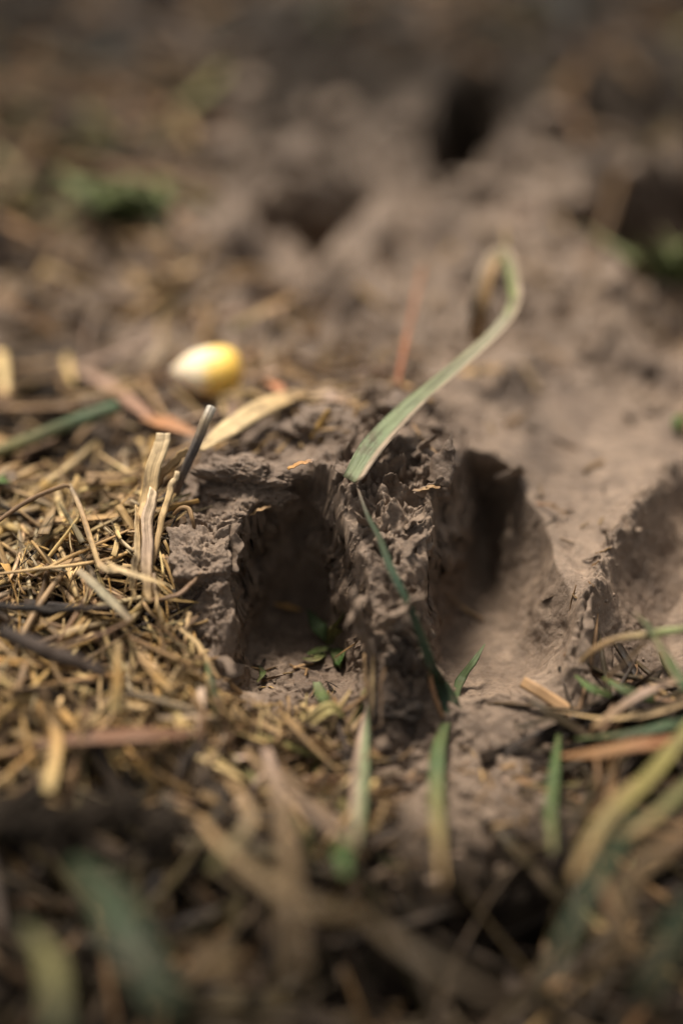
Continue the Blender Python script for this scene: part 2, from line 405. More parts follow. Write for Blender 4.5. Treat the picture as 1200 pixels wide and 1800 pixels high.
clod(565, 770, .85, (1.0,.7,.6), 8, 'lumpy brown mud clod behind the left toe under the grass blade', rough=.45)
clod(470, 1258, -.45, (.75,.5,.35), 9, 'dark broken mud lump at the near lip of the left toe', rough=.5)
for px_, py_, z_, sz_, sd_i, lb_ in ((30,1440,.8,(.62,.5,.40),12,'dark soil clod on the straw at the left edge'),(130,1455,.85,(.60,.42,.40),13,'dark soil clod in the middle of the left foreground'),(215,1430,.75,(.45,.4,.3),15,'small dark soil clod on the left foreground straw'),(285,1462,.7,(.5,.36,.28),14,'dark soil clod rightmost on the left foreground straw')):
    clod(px_, py_, z_, sz_, sd_i, lb_, DARKCLOD, 5, group='dark soil clods in the foreground', rough=.6, rz=.3*sd_i, block=.1)
for (px, py, z, size, sd, rg) in ((702,1085,.36,(.46,.5,.55),21,.42),(712,1175,.0,(.50,.5,.6),22,.5),(668,965,.70,(.36,.6,.45),23,.45),(742,850,.86,(.45,.6,.55),24,.5),(640,890,.78,(.36,.45,.4),25,.5),(712,965,.72,(.40,.6,.4),26,.5),(700,1250,-.32,(.6,.5,.45),27,.5),(690,800,1.0,(.7,.5,.45),28,.5)):
    V, F = lump(at(px, py, z), size, sd, 6 if sd < 23 else 5, rg, sd*.7, .2, .3); mesh_obj('ridge_lump', V, F, SOIL if sd in (22, 27) else CLOD, parent=ground)
def flake(pts, wid, seed, thick=.28):
    P = catmull([pt(p) for p in pts], 26); n = len(P)
    w_ = np.interp(np.linspace(0, 1, n), np.linspace(0, 1, len(wid)), wid)
    P = P+np.array([0, 0, .14])*np.linspace(0, 1, n)[:, None]
    V, F, fb, k = strip(P, w_*1.5, 'stem', thick, k=12, roll=seed*1.3)
    q = V*6+seed*5
    V = V+np.stack([perlin3(q[:, 0]+9*i, q[:, 1], q[:, 2]) for i in range(3)], -1)*.05
    q = V*17+seed*3; V = V+np.stack([perlin3(q[:, 0]+9*i, q[:, 1], q[:, 2]) for i in range(3)], -1)*.02
    o = mesh_obj('mud_flake', V, F, CLOD, parent=ground); return o
FLAKES = [
 ([(668,1135,.2),(628,1100,.60),(624,1045,.95),(636,984,1.3)],[.20,.11,.08,.003]),
 ([(636,1050,.85),(622,1085,.70),(606,1120,.52)],[.10,.10,.02]),
 ([(670,1100,.55),(705,1085,.70),(748,1060,.85)],[.22,.17,.005]),
 ([(725,1130,.30),(705,1105,.45),(738,1110,.40)],[.15,.18,.08]),
 ([(768,850,1.1),(782,815,1.3),(795,778,1.5)],[.30,.22,.005]),
 ([(735,870,1.05),(755,862,1.1),(775,857,1.12)],[.10,.07,.04]),
 ([(640,870,1.0),(622,855,1.1),(598,836,1.2),(588,832,1.2)],[.07,.10,.12,.02]),
 ([(735,800,1.15),(745,790,1.2),(770,785,1.28)],[.25,.15,.01]),
 ([(680,1010,.72),(690,1020,.75),(700,1035,.7)],[.08,.12,.02]),
 ([(715,925,.95),(735,915,1.02),(752,905,1.05)],[.14,.12,.02]),
 ([(660,940,.9),(640,925,1.0),(622,915,1.05)],[.14,.12,.02]),
 ([(700,980,.8),(722,965,.9),(745,952,.95)],[.14,.10,.01]),
 ([(655,1180,.1),(648,1150,.25),(640,1120,.4)],[.12,.10,.01]),
 ([(735,1200,0),(742,1170,.15),(745,1140,.3)],[.12,.10,.01]),
 ([(405,1010,.5),(415,975,.62),(412,950,.75)],[.14,.14,.02]),
 ([(380,955,.70),(395,945,.78),(410,940,.82)],[.12,.10,.02]),
 ([(390,1160,.1),(402,1175,.05),(408,1205,-.05)],[.14,.12,.03]),
 ([(380,870,.75),(372,840,.85),(380,815,.95)],[.25,.18,.05]),
 ([(1020,1180,.0),(1030,1120,.2),(1037,1060,.32)],[.12,.10,.02]),
 ([(880,845,.45),(905,838,.52),(920,835,.55)],[.22,.22,.10]),
]
for i, (p, wd) in enumerate(FLAKES): flake(p, wd, i+1)

# crumbs: too many to count
def crumbs():
    VV, FF, off = [], [], 0
    zones = [((600,790),(790,1330),150,.03),((300,800),(520,1200),110,.035),((380,1200),(680,1330),90,.035),((780,1240),(1000,1480),45,.03),((980,860),(1140,1190),50,.03),((640,1300),(960,1560),60,.07),((450,450),(1180,760),150,.10),((300,150),(1200,450),90,.2)]
    for (x0, y0), (x1, y1), n, r in zones:
        for _ in range(n):
            p = hit(RS.uniform(x0, x1), RS.uniform(y0, y1)); s = r*RS.uniform(.5, 1.0)*RS.choice([.6, 1, 1.7], p=[.5, .38, .12])
            V, F = lump(p+np.array([0, 0, s*.2]), (2*s*RS.uniform(.7, 1.4), 2*s, 2*s*RS.uniform(.5, .9)), RS.uniform(0, 50), 2, .5, RS.uniform(0, 6))
            VV.append(V); FF += [[q+off for q in f] for f in F]; off += len(V)
    o = mesh_obj('mud_crumbs', np.vstack(VV), FF, CLOD); tag(o, 'small mud crumbs scattered over the ridge and banks of the print', 'mud crumbs', None, 'stuff')
crumbs()

# ------------------------------------------------------------------ straw
PALE=(.55,.38,.185); GOLD=(.43,.255,.09); TAN=(.34,.213,.10); BROWN=(.165,.095,.045); DKBR=(.030,.020,.013); VIGNETTE_BROWN=(.055,.038,.019); GREY=(.33,.25,.155); GRN=(.082,.105,.034); TEAL=(.050,.068,.034); OLIVE=(.17,.15,.06); LGRN=(.18,.20,.105); RUST=(.34,.13,.06); ORNG=(.5,.27,.09); PINK=(.36,.25,.18); DGRN=(.022,.032,.014); MUDC=(.16,.11,.075)  # the dark foreground straw brown has lens vignette put into it
# a coarse map of how high the mat has grown so far
PC = .06; PX0, PY0 = -9., -10.; PNX, PNY = 300, 480
gx_, gy_ = np.meshgrid(PX0+PC*np.arange(PNX), PY0+PC*np.arange(PNY)); PILE = H(gx_, gy_)
def pidx(x, y): return np.clip(((y-PY0)/PC).round().astype(int), 0, PNY-1), np.clip(((x-PX0)/PC).round().astype(int), 0, PNX-1)
pieces = []
def lay(x, y, ang, L, wd, col, kind, curl, lift, seg, tilt=0.0, up=.4):
    s = np.linspace(-.5, .5, seg); u = s*L
    a = ang+curl*s
    dx = np.cumsum(np.cos(a))*L/seg; dy = np.cumsum(np.sin(a))*L/seg
    X = x+dx-dx.mean(); Y = y+dy-dy.mean()
    j, i = pidx(X, Y); b = PILE[j, i]
    g = np.polyfit(u, b, 1)
    if abs(g[0]) > .9: g[0] = .9*np.sign(g[0])
    zl = np.polyval(g, u)+tilt*u; sh = np.quantile(b-zl, .72)
    z = zl+sh+wd*.35+lift
    z = np.maximum(z, H(X, Y)+wd*.2)
    z = z+RS.normal(0, 1)*.10*L*(s**2-.08)*up*.7
    new = z+wd*.3
    PILE[j, i] = np.where(new-b < .5, np.maximum(PILE[j, i], new), b)
    pieces.append((np.stack([X, Y, z], -1), wd, col, kind))
    return pieces[-1]
def poly_sample(poly):
    P = np.array([hit(*p)[:2] for p in poly]); lo, hi = P.min(0), P.max(0)
    while True:
        q = RS.uniform(lo, hi)
        if sdf(np.array([q[0]]), np.array([q[1]]), P)[0] > 0: yield q
def pick(cols):
    c, p = zip(*cols); k = RS.choice(len(c), p=np.array(p)/sum(p)); v = RS.uniform(.45, 1.25)
    return tuple(np.array(c[k])*v*np.array([1, 1+RS.normal(0, .03), 1+RS.normal(-.06, .06)]))
MATC = [(PALE,.36),(GOLD,.18),(TAN,.24),(BROWN,.10),(DKBR,.04),(GREY,.08)]
ZONES = [ # name, polygon, count, length, width, colours, heading(mean, spread), label
 ('bed',  [(-60,830),(280,800),(300,900),(280,1000),(300,1180),(420,1310),(430,1520),(-60,1520)], 620, (.5,1.9), (.03,.13), [(BROWN,.34),(DKBR,.26),(TAN,.28),(GREY,.12)], (.3,2.0), 'mat'),
 ('top',  [(-60,860),(270,830),(290,920),(265,1010),(300,1190),(400,1300),(380,1450),(-60,1450)], 310, (.6,2.4), (.04,.16), MATC, (.35,1.6), 'mat'),
 ('edge', [(245,960),(300,960),(315,1100),(385,1210),(440,1330),(330,1330),(280,1150)], 120, (.4,1.3), (.03,.085), MATC, (-.9,.8), 'mat'),
 ('fluff',[(-60,860),(270,830),(310,920),(300,1100),(400,1320),(380,1450),(-60,1450)], 420, (.25,1.1), (.012,.035), MATC, (.3,2.), 'mat'),
 ('chaff',[(360,790),(470,715),(640,690),(660,750),(520,790),(420,810)], 60, (.15,.7), (.03,.11), [(GOLD,.35),(TAN,.3),(BROWN,.35)], (.4,1.), 'back'),
 ('foot', [(330,1290),(640,1290),(640,1560),(560,1700),(330,1600)], 200, (.6,2.4), (.05,.14), [(PALE,.10),(TAN,.28),(PINK,.16),(BROWN,.26),(OLIVE,.08),(DKBR,.12)], (-.7,1.4), 'near'),
 ('fore', [(-120,1480),(420,1480),(700,1640),(1000,1700),(1000,1880),(-120,1880)], 210, (1.2,3.6), (.06,.20), [(VIGNETTE_BROWN,.45),(BROWN,.10),(DKBR,.45)], (-.6,1.6), 'near'),  # straw colours darkened to imitate vignette along the bottom
 ('right',[(1000,1250),(1290,1180),(1290,1850),(960,1760),(990,1500)], 150, (1.2,3.6), (.06,.16), [(TAN,.10),(VIGNETTE_BROWN,.4),(BROWN,.25),(OLIVE,.05),(DKBR,.2)], (.6,.9), 'right'),  # darkened browns imitate vignette at the lower right
 ('mid',  [(-60,470),(350,420),(620,560),(640,700),(330,780),(-60,820)], 210, (.4,2.2), (.05,.20), [(TAN,.25),(BROWN,.5),(PALE,.06),(PINK,.19)], (.25,1.0), 'back'),
 ('farl', [(-150,90),(330,130),(330,430),(-150,480)], 170, (1.2,4.5), (.08,.25), [(TAN,.12),(BROWN,.45),(OLIVE,.2),(DKBR,.23)], (-.4,.8), 'back'),
 ('bits', [(640,430),(1230,440),(1230,800),(960,860),(820,760),(640,700)], 90, (.2,.9), (.04,.12), [(TAN,.4),(BROWN,.3),(PINK,.3)], (.0,3.), 'mud'),
 ('bankr',[(930,840),(1110,850),(1030,1080),(985,1040)], 16, (.12,.4), (.02,.05), [(TAN,.4),(BROWN,.4),(DKBR,.2)], (.8,1.), 'mud'),
 ('lip',  [(410,1240),(620,1250),(650,1340),(400,1340)], 110, (.25,.9), (.02,.07), [(TAN,.3),(BROWN,.3),(DKBR,.25),(PALE,.15)], (.3,1.5), 'near'),
 ('toe',  [(430,1080),(630,1080),(640,1230),(420,1230)], 22, (.2,.6), (.02,.06), [(BROWN,.5),(TAN,.2),(DKBR,.3)], (.3,1.5), 'mud'),
 ('apron',[(660,1310),(960,1300),(960,1560),(640,1560)], 45, (.12,.6), (.02,.06), [(TAN,.4),(BROWN,.4),(PINK,.2)], (-.5,1.2), 'mud'),
 ('farr', [(900,20),(1400,20),(1400,520),(1050,430)], 60, (1,3.5), (.08,.2), [(BROWN,.4),(DKBR,.4),(OLIVE,.2)], (.5,1.), 'back'),
 ('fart', [(-200,-80),(1400,-80),(1400,60),(600,90),(-200,120)], 160, (1.5,5), (.1,.35), [(BROWN,.4),(DKBR,.5),(DGRN,.1)], (.0,2.), 'back'),  # dark tones imitate lens vignette along the top
]
ZL = {}
for zn, poly, cnt, LR, WR, cols, (hm, hsd), lab in ZONES:
    g = poly_sample(poly)
    for _ in range(cnt):
        x, y = next(g); L = LR[0]+(LR[1]-LR[0])*RS.beta(1.3, 2.6); wd = WR[0]+(WR[1]-WR[0])*RS.beta(1.2, 2.4)
        kind = 'leaf' if RS.rand() < .5 else 'stem'
        p = lay(x, y, RS.normal(hm, hsd), L, wd*(1.25 if kind == 'leaf' else 1), pick(cols), kind, RS.normal(0, .32), 0.0, 8, RS.normal(0, .10))
        ZL[len(pieces)-1] = lab
def piece_mesh(p, n=9, k=5):
    P, wd, col, kind = p
    P = catmull(P, n); s = np.linspace(0, 1, n)
    wv = wd*(.75+.25*np.sin(np.pi*s)+.10*RS.normal(size=n)); 
    if kind == 'leaf': wv = wd*np.clip(1.1-s*RS.uniform(.3, 1.0), .08, 1)
    if RS.rand() < .5: wv[-1] *= .35
    if RS.rand() < .3: wv[0] *= .5
    V, F, fb, kk = strip(P, wv, kind, .55 if kind == 'stem' else .10, RS.uniform(-.4, .6), RS.normal(0, .8), RS.uniform(-.7, .7), k)
    fb[:, 2] = RS.uniform(0, 90); fb[:, 1] += RS.uniform(0, 50)
    g = np.repeat(1+.15*RS.normal(size=n), kk)[:, None]
    t = np.clip(np.tile(col, (len(V), 1))*g, .005, .8)
    return V, F, fb, t
def camz(P): return (P-CAMP)@FWD
area = []
for q, (P, wd, col, kind) in enumerate(pieces):
    z = camz(P); L = np.linalg.norm(P[-1]-P[0]); m = P.mean(0)
    sx = 600+FPX*((m-CAMP)@RGT)/camz(m); sy = 900-FPX*((m-CAMP)@UPV)/camz(m)
    vis = 1.0 if (0 < sx < 1200 and 0 < sy < 1800) else .0
    buried = PILE[pidx(m[0:1], m[1:2])][0]-m[2]
    area.append(vis*L*wd/z.mean()**2*(1.0 if buried < .12 else .3))
order = np.argsort(area)[::-1]; single = set(order[:300].tolist())
LABELS = {'mat': 'straw pieces of the mat left of the print', 'near': 'straw pieces in the near foreground', 'right': 'straw pieces in the right foreground', 'back': 'straw pieces in the background', 'mud': 'straw scraps on the bare mud'}
def colour_word(c):
    r, g_, b_ = c
    if g_ > r*.95: return 'olive green'
    l = (r+g_+b_)/3
    if l < .06: return 'dark brown'
    if l < .14: return 'brown'
    if r/b_ > 3.2: return 'golden'
    return 'pale' if l > .3 else 'tan'
MARKS = [('corn kernel',365,640),('upright straw bundle',265,880),('mud block',360,1000),('black twig',90,1068),('thick dark twig',95,1150),('flat grey streaked straw',190,1050),('leftmost dark soil clod',60,1445),('rightmost dark soil clod',270,1450),
 ('left toe mark',500,1050),('right toe mark',860,1020),('ridge foot',700,1270),('long green blade',760,690),('broad pale straw leaf',450,730),('thick green stalk',110,750),('green grass clump',1120,1400),('muddy apron',800,1420),
 ('big green foreground blades',220,1640),('tall tan foreground stalks',500,1560),('left background grass tuft',200,350),('right background grass tuft',1130,450),('jointed stem',1130,1120),('dark background hollow',560,400),('bottom left corner',0,1800),('bottom right corner',1200,1800),('bottom edge',650,1800),('upper left corner',0,0),('upper right corner',1200,0),('tall background hollow',830,230),('top edge',600,0)]
def scr(P): return 600+FPX*((P-CAMP)@RGT)/camz(P), 900-FPX*((P-CAMP)@UPV)/camz(P)
def describe(p):
    P, wd, col, kind = p; m = P.mean(0); sx, sy = scr(m); L = np.linalg.norm(P[-1]-P[0])
    a, b_ = scr(P[0]), scr(P[-1]); dx, dy = b_[0]-a[0], b_[1]-a[1]
    if dx < 0: dx, dy = -dx, -dy
    sl = 'lying level' if abs(dy) < .35*dx else ('pointing at the viewer' if abs(dy) > 2.2*dx else ('slanting up rightward' if dy < 0 else 'slanting down rightward'))
    size = ('long ' if L > 1.6 else 'short ' if L < .8 else '')+('broad ' if wd > .12 else 'thin ' if wd < .07 else '')
    nm, mx, my = min(MARKS, key=lambda q: math.hypot(q[1]-sx, (q[2]-sy)*1.1))
    ex, ey = sx-mx, sy-my
    sl = {'pointing at the viewer': 'end-on', 'slanting up rightward': 'slanting up', 'slanting down rightward': 'slanting down'}.get(sl, sl)
    rel = 'at the' if math.hypot(ex, ey) < 55 else (('right of the' if ex > 0 else 'left of the') if abs(ex) > abs(ey) else ('in front of the' if ey > 0 else 'behind the'))
    if 'corner' in nm or 'edge' in nm: rel = 'near the'
    l = f'{size}{colour_word(col)} straw {sl} {rel} {nm}'
    if len(l.split()) > 12: l = f'{size}{colour_word(col)} straw {rel} {nm}'
    return l, sx
ORD = ['', 'leftmost', 'second from left', 'third from left', 'fourth from left', 'fifth from left', 'sixth from left', 'seventh from left', 'eighth from left']
lab_of = {}; by = {}
for q in sorted(single):
    l, sx = describe(pieces[q]); by.setdefault(l, []).append((sx, q))
for l, v in by.items():
    v.sort()
    for i, (sx, q) in enumerate(v):
        lab_of[q] = l if len(v) == 1 else l+', '+('rightmost' if i == len(v)-1 else ORD[min(i+1, 8)])
rest = {}
for q, p in enumerate(pieces):
    lab = ZL[q]; V, F, fb, t = piece_mesh(p)
    if q in single: tag(mesh_obj('straw', V, F, STRAW, t, fb), lab_of[q], 'straw', LABELS[lab])
    else: rest.setdefault(lab, []).append((V, F, fb, t))
REST_LAB = {'mat':'fine broken straw filling the mat left of the print','near':'blurred broken straw filling the near foreground','right':'dry broken blades under the grass at lower right','back':'blurred straw litter on the ground behind the print','mud':'tiny straw scraps stuck to the bare mud'}
def join(parts):
    off = 0; VV, FF, BB, TT = [], [], [], []
    for V, F, fb, t in parts:
        VV.append(V); BB.append(fb); TT.append(t); FF += [[a+off for a in f] for f in F]; off += len(V)
    return np.vstack(VV), FF, np.vstack(BB), np.vstack(TT)
for lab, parts in rest.items():
    V, F, fb, t = join(parts); tag(mesh_obj('loose_straw', V, F, STRAW, t, fb), REST_LAB[lab], 'loose straw', None, 'stuff')

# ------------------------------------------------------------------ blades, stalks and twigs one can pick out
def blade(name, pts, wid, cols, mat=GRASS, kind='leaf', n=40, thick=.07, fold=.35, twist=0., roll=0., k=10, parent=None, edge=None, wob=0.0, label=None, cat=None, group=None):
    P = catmull([pt(p) for p in pts], n); s = np.linspace(0, 1, n)
    if wob: P = P+np.stack([fbm(s*5, s*0, 3, RS.uniform(0, 99)) for _ in range(3)], -1)*wob
    w_ = np.interp(s, np.linspace(0, 1, len(wid)), wid)
    V, F, fb, kk = strip(P, w_, kind, thick, fold, twist, roll, k)
    fb[:, 2] = RS.uniform(0, 90)
    c = np.stack([np.interp(s, np.linspace(0, 1, len(cols)), [q[i] for q in cols]) for i in range(3)], -1)
    c = np.repeat(c, kk, 0)
    if edge is not None:
        side = (fb[:, 0]/np.repeat(w_/2, kk) > .25)[:, None]; c = np.where(side, np.array(edge)[None], c)
    c = c*(1+.08*RS.normal(size=(len(c), 1)))
    o = mesh_obj(name, V, F, mat, np.clip(c, .004, .85), fb, parent)
    if parent is None: tag(o, label, cat, group)
    return o
G = dict(cat='grass', group='single grass blades'); ST = dict(cat='straw', mat=STRAW, group='single straw stalks'); TW_ = dict(cat='twig', mat=BARK, kind='stem', thick=.9)

# the long blade on the ridge
blade('grass_sprig', [(622,848,1.38),(660,790,1.45),(720,725,1.5),(800,655,1.75),(870,590,1.9),(902,545,1.95),(904,500,1.9),(893,455,1.8),(876,446,1.75),(856,480,1.7),(842,540,1.4),(832,600,.9)],
      [.26,.34,.30,.24,.20,.19,.20,.18,.18,.26,.26,.18], [LGRN,(.17,.205,.11),LGRN,(.24,.22,.13),(.26,.23,.15),(.17,.18,.07),(.16,.175,.07),(.2,.19,.09),TAN,TAN,TAN], n=70, fold=.55, roll=.15, edge=(.33,.25,.17), label='long green blade standing on the ridge and bending over at the top', **G)
blade('grass_sprig', [(893,455,1.8),(888,420,1.8),(884,385,1.75)], [.08,.05,.01], [OLIVE,TAN], label='thin withered blade tip above the bend of the long blade', **G)
blade('stem', [(692,712,.9),(705,640,1.1),(722,560,1.25),(742,470,1.35)], [.07,.07,.06,.05], [RUST,RUST,(.3,.14,.07)], STRAW, 'stem', thick=.8, label='thin rust red stem rising behind the long grass blade', cat='stem')
blade('grass_sprig', [(690,720,.7),(672,690,.8),(655,665,.8)], [.09,.08,.01], [LGRN,OLIVE], label='short pale green blade beside the foot of the red stem', **G)
blade('grass_sprig', [(628,856,1.34),(645,905,1.28),(668,950,1.18),(688,1005,1.04),(712,1052,.86),(735,1110,.58),(756,1170,.22),(776,1215,-.12),(800,1262,-.30)],
      [.03,.05,.08,.10,.09,.10,.15,.24,.22], [MUDC,TEAL,TEAL,(.06,.095,.06),TEAL,TEAL,DGRN,(.035,.055,.03)], n=60, fold=.3, label='dark teal grass blade trailing down the ridge into the right toe', **G)
blade('grass_sprig', [(795,1245,-.30),(775,1300,-.30),(768,1350,-.22),(768,1430,.1),(778,1560,.5)], [.04,.15,.18,.16,.02], [GRN,GRN,(.09,.125,.055),OLIVE,TAN], fold=.3, edge=None, label='green blade running from the ridge foot down the muddy apron', **G)
blade('grass_sprig', [(648,1232,-.1),(640,1290,-.2),(634,1350,-.1),(630,1420,.1),(624,1490,.4)], [.02,.14,.19,.17,.03], [GRN,LGRN,LGRN,(.2,.21,.1)], fold=.25, edge=PINK, label='pale green blade at the near foot of the ridge', **G)
blade('grass_sprig', [(556,1200,'g.25'),(566,1225,'g.22'),(585,1252,'g.12')], [.09,.15,.12], [LGRN,GRN,GRN], fold=.3, label='short green blade inside the near lip of the left toe', **G)
blade('dry_leaf', [(604,1262,'g.15'),(580,1248,'g.3'),(545,1270,'g.28'),(505,1302,'g.15'),(470,1325,'g.1')], [.05,.16,.16,.13,.04], [OLIVE,(.34,.27,.10),PALE,TAN], STRAW, 'leaf', thick=.06, fold=.6, twist=1.2, label='folded yellow dry leaf at the near lip of the left toe', cat='dry leaf')
blade('grass_sprig', [(362,1165,'g.35'),(372,1205,'g.35'),(392,1252,'g.3'),(435,1312,'g.2')], [.03,.09,.10,.06], [GRN,LGRN,GRN,OLIVE], fold=.4, label='slim green blade between the straw mat and the left toe', **G)
blade('grass_sprig', [(852,1132,'g.45'),(832,1165,'g.3'),(808,1200,'g.1'),(800,1235,'g.03')], [.01,.09,.12,.05], [(.14,.17,.08),(.10,.13,.06),(.08,.105,.045),(.07,.09,.04)], fold=.3, label='short green blade lying on the floor of the right toe', **G)
blade('straw', [(782,1045,'g.03'),(815,1070,'g.06'),(850,1090,'g.03')], [.05,.06,.04], [BROWN,TAN,BROWN], label='thin tan straw lying on the floor of the right toe', **ST)
blade('stem', [(752,1150,.25),(760,1210,.0),(778,1262,-.25)], [.05,.06,.05], [BROWN,(.26,.13,.06),BROWN], STRAW, 'stem', thick=.8, label='brown stalk along the right side of the ridge foot', cat='stem')
for i, (x0, x1, lab_) in enumerate(((648,655,'leftmost pale split stalk pressed into the foot of the ridge'),(662,666,'middle pale split stalk pressed into the foot of the ridge'),(678,688,'rightmost tan split stalk pressed into the foot of the ridge'))):
    blade('stem', [(x0-8+i*3,1112+i*31,'g.26'),(x0-5-i*2,1190+i*9,'g.30'),(x1-4-i*7,1250+i*14,'g.22')], [.02+.012*i,.055-.012*i,.03], [BROWN,(TAN,PALE,BROWN)[i],MUDC], STRAW, 'stem', thick=.6, wob=.012, label=lab_, cat='stem')
# chip of straw
blade('straw_chip', [(505,826,1.35),(522,819,1.4),(540,814,1.42),(551,809,1.44)], [.05,.075,.06,.05], [ORNG,(.42,.22,.08),(.45,.24,.1),PINK], STRAW, 'leaf', thick=.25, n=20, wob=.02, label='bright orange straw chip on the mud above the left toe', cat='straw chip')
blade('straw_chip', [(434,908,.8),(455,898,.85),(476,890,.85)], [.03,.06,.04], [BROWN,TAN,BROWN], STRAW, 'leaf', thick=.25, n=20, wob=.02, label='thin orange straw sliver on the far wall of the left toe', cat='straw chip')
blade('straw_chip', [(482,1062,'g.05'),(505,1068,'g.08'),(530,1074,'g.05')], [.04,.13,.04], [ORNG,ORNG,GOLD], STRAW, 'leaf', n=12, label='flat tan chip lying on the floor of the left toe', cat='straw chip')
blade('straw_chip', [(725,862,1.14),(748,861,1.2),(774,857,1.22)], [.05,.07,.05], [MUDC,TAN,BROWN], STRAW, 'leaf', thick=.25, n=20, wob=.025, label='short straw sliver poking from the right side of the ridge', cat='straw chip')
blade('straw', [(725,745,1.2),(745,775,1.2),(770,800,1.2)], [.04,.05,.03], [BROWN,TAN,BROWN], label='thin brown straw behind the top of the ridge', **ST)

# left mat: the stalks that stand out
blade('twig', [(372,716,1.75),(360,742,1.65),(345,780,1.45),(325,825,1.15),(303,880,.75)], [.12,.13,.12,.12,.10], [(.5,.45,.37),GREY,(.12,.10,.085),(.10,.08,.065),BROWN], label='grey twig with a pale cut tip standing in the straw', **TW_)
for i, (p, wd, c, lab_) in enumerate([
 ([(290,762,1.5),(280,800,1.35),(262,870,1.05),(250,940,.85),(245,1010,.6)],[.17,.20,.18,.15,.10],[(.62,.47,.28),PALE,PALE],'pale broad stalk standing tallest in the upright straw bundle'),
 ([(312,830,1.2),(300,860,1.1),(285,910,.95),(268,990,.7)],[.06,.08,.08,.06],[(.62,.47,.28),PALE,TAN],'thin golden stalk leaning right in the upright straw bundle'),
 ([(270,860,1.1),(258,920,.95),(256,1000,.8),(262,1060,.6)],[.12,.16,.15,.09],[(.6,.45,.28),(.45,.32,.22),PALE],'pinkish flat stalk at the front of the upright straw bundle'),
 ([(240,890,1.0),(240,960,.9),(234,1010,.75),(232,1050,.6)],[.09,.12,.12,.08],[PALE,(.6,.45,.26),PALE],'pale stalk at the left side of the upright straw bundle'),
 ([(330,790,1.3),(300,815,1.2),(278,845,1.1),(268,880,.95)],[.09,.11,.11,.08],[PALE,TAN,BROWN],'tan curved stalk at the top of the upright straw bundle'),
 ([(268,1010,.75),(272,1050,.6),(282,1085,.5),(292,1110,.4)],[.12,.16,.14,.08],[(.5,.36,.24),PALE,PALE],'split pink stalk below the upright straw bundle')]):
    blade('straw', p, wd, c, kind='leaf' if i != 1 else 'stem', thick=.16 if i != 1 else .7, fold=.4, roll=.3*i, wob=.02, label=lab_, **ST)
blade('straw', [(138,1003,.85),(165,1028,.78),(200,1062,.66),(230,1092,.55)], [.11,.15,.16,.12], [GREY,(.36,.31,.2),GREY], thick=.1, fold=.15, roll=.2, label='flat grey streaked straw slanting across the mat', **ST)
blade('straw', [(186,986,.98),(215,1004,.98),(255,1018,.9),(292,1028,.8)], [.02,.07,.10,.03], [PALE,(.62,.46,.25),PALE], thick=.12, label='bright pale pointed straw across the upright bundle', **ST)
blade('straw', [(170,985,.92),(190,1003,.9),(225,1003,.88)], [.04,.12,.06], [TAN,(.45,.33,.17),TAN], thick=.1, label='curled pale husk beside the bright pointed straw', **ST)
blade('straw', [(208,1130,.75),(207,1170,.62),(206,1215,.45),(204,1252,.28)], [.06,.09,.13,.15], [PALE,GOLD,(.55,.40,.18)], kind='stem', thick=.7, label='short thick golden straw pointing at the viewer', **ST)
blade('straw', [(122,852,1.0),(140,890,.98),(158,945,.9),(176,1000,.8)], [.05,.07,.07,.05], [GREY,TAN,PALE], kind='stem', thick=.7, label='long thin pale straw leaning over the mat', **ST)
blade('straw', [(-10,920,.85),(50,880,.95),(110,855,1.02),(125,858,1.0)], [.06,.07,.07,.04], [BROWN,BROWN,TAN], kind='stem', thick=.7, label='brown bent straw arching at the left edge', **ST)
blade('straw', [(-10,1010,.6),(70,1000,.68),(140,992,.72),(215,975,.7),(290,930,.7)], [.04,.05,.05,.05,.03], [TAN,PALE,GOLD,PALE], kind='stem', thick=.7, label='long golden straw lying across the mat', **ST)
blade('straw', [(60,1012,.62),(110,985,.72),(160,962,.78),(230,930,.72)], [.04,.05,.05,.03], [PALE,GOLD,TAN], kind='stem', thick=.7, label='slim golden straw crossing the long one in the mat', **ST)
blade('straw', [(258,1055,.6),(300,1050,.62),(332,1030,.66),(352,1008,.7)], [.05,.06,.06,.03], [BROWN,(.24,.15,.09),BROWN], kind='stem', thick=.7, wob=.015, label='knotted brown straw reaching onto the mud block', **ST)
blade('straw', [(305,905,.9),(318,893,1.0),(332,895,1.0),(338,912,.95),(342,930,.85)], [.05,.06,.06,.05,.04], [BROWN,TAN,BROWN], kind='stem', thick=.8, label='hooked brown straw on top of the mud block', **ST)
blade('straw', [(315,1105,.42),(345,1130,.32),(362,1160,.22),(385,1195,.1)], [.04,.07,.07,.03], [PALE,PALE,TAN], thick=.14, label='pale straw along the foot of the mud block', **ST)
blade('straw', [(228,1120,.5),(290,1150,.4),(340,1175,.25),(362,1240,.0)], [.05,.06,.06,.05], [BROWN,TAN,TAN], kind='stem', thick=.7, label='brown straw bending down toward the left toe', **ST)
blade('straw', [(245,1150,.5),(275,1190,.4),(308,1222,.25)], [.08,.11,.09], [TAN,GOLD,PALE], kind='leaf', thick=.12, label='broad tan straw below the mud block', **ST)
blade('straw', [(190,1210,.35),(280,1232,.28),(350,1255,.12),(400,1290,.0)], [.06,.08,.08,.06], [DKBR,GREY,BROWN], kind='stem', thick=.7, label='greyish long straw at the near edge of the mat', **ST)
blade('straw', [(75,1215,.45),(100,1300,.3),(85,1395,.25)], [.08,.14,.16], [BROWN,GOLD,(.42,.30,.12)], kind='leaf', thick=.1, label='golden blurred straw pointing down at lower left', **ST)
blade('twig', [(-10,1064,.75),(60,1070,.75),(120,1072,.74),(192,1068,.7)], [.09,.10,.09,.05], [(.016,.012,.009),(.02,.015,.011),(.04,.028,.02)], wob=.02, label='thin black twig lying across the straw at the left edge', **TW_)
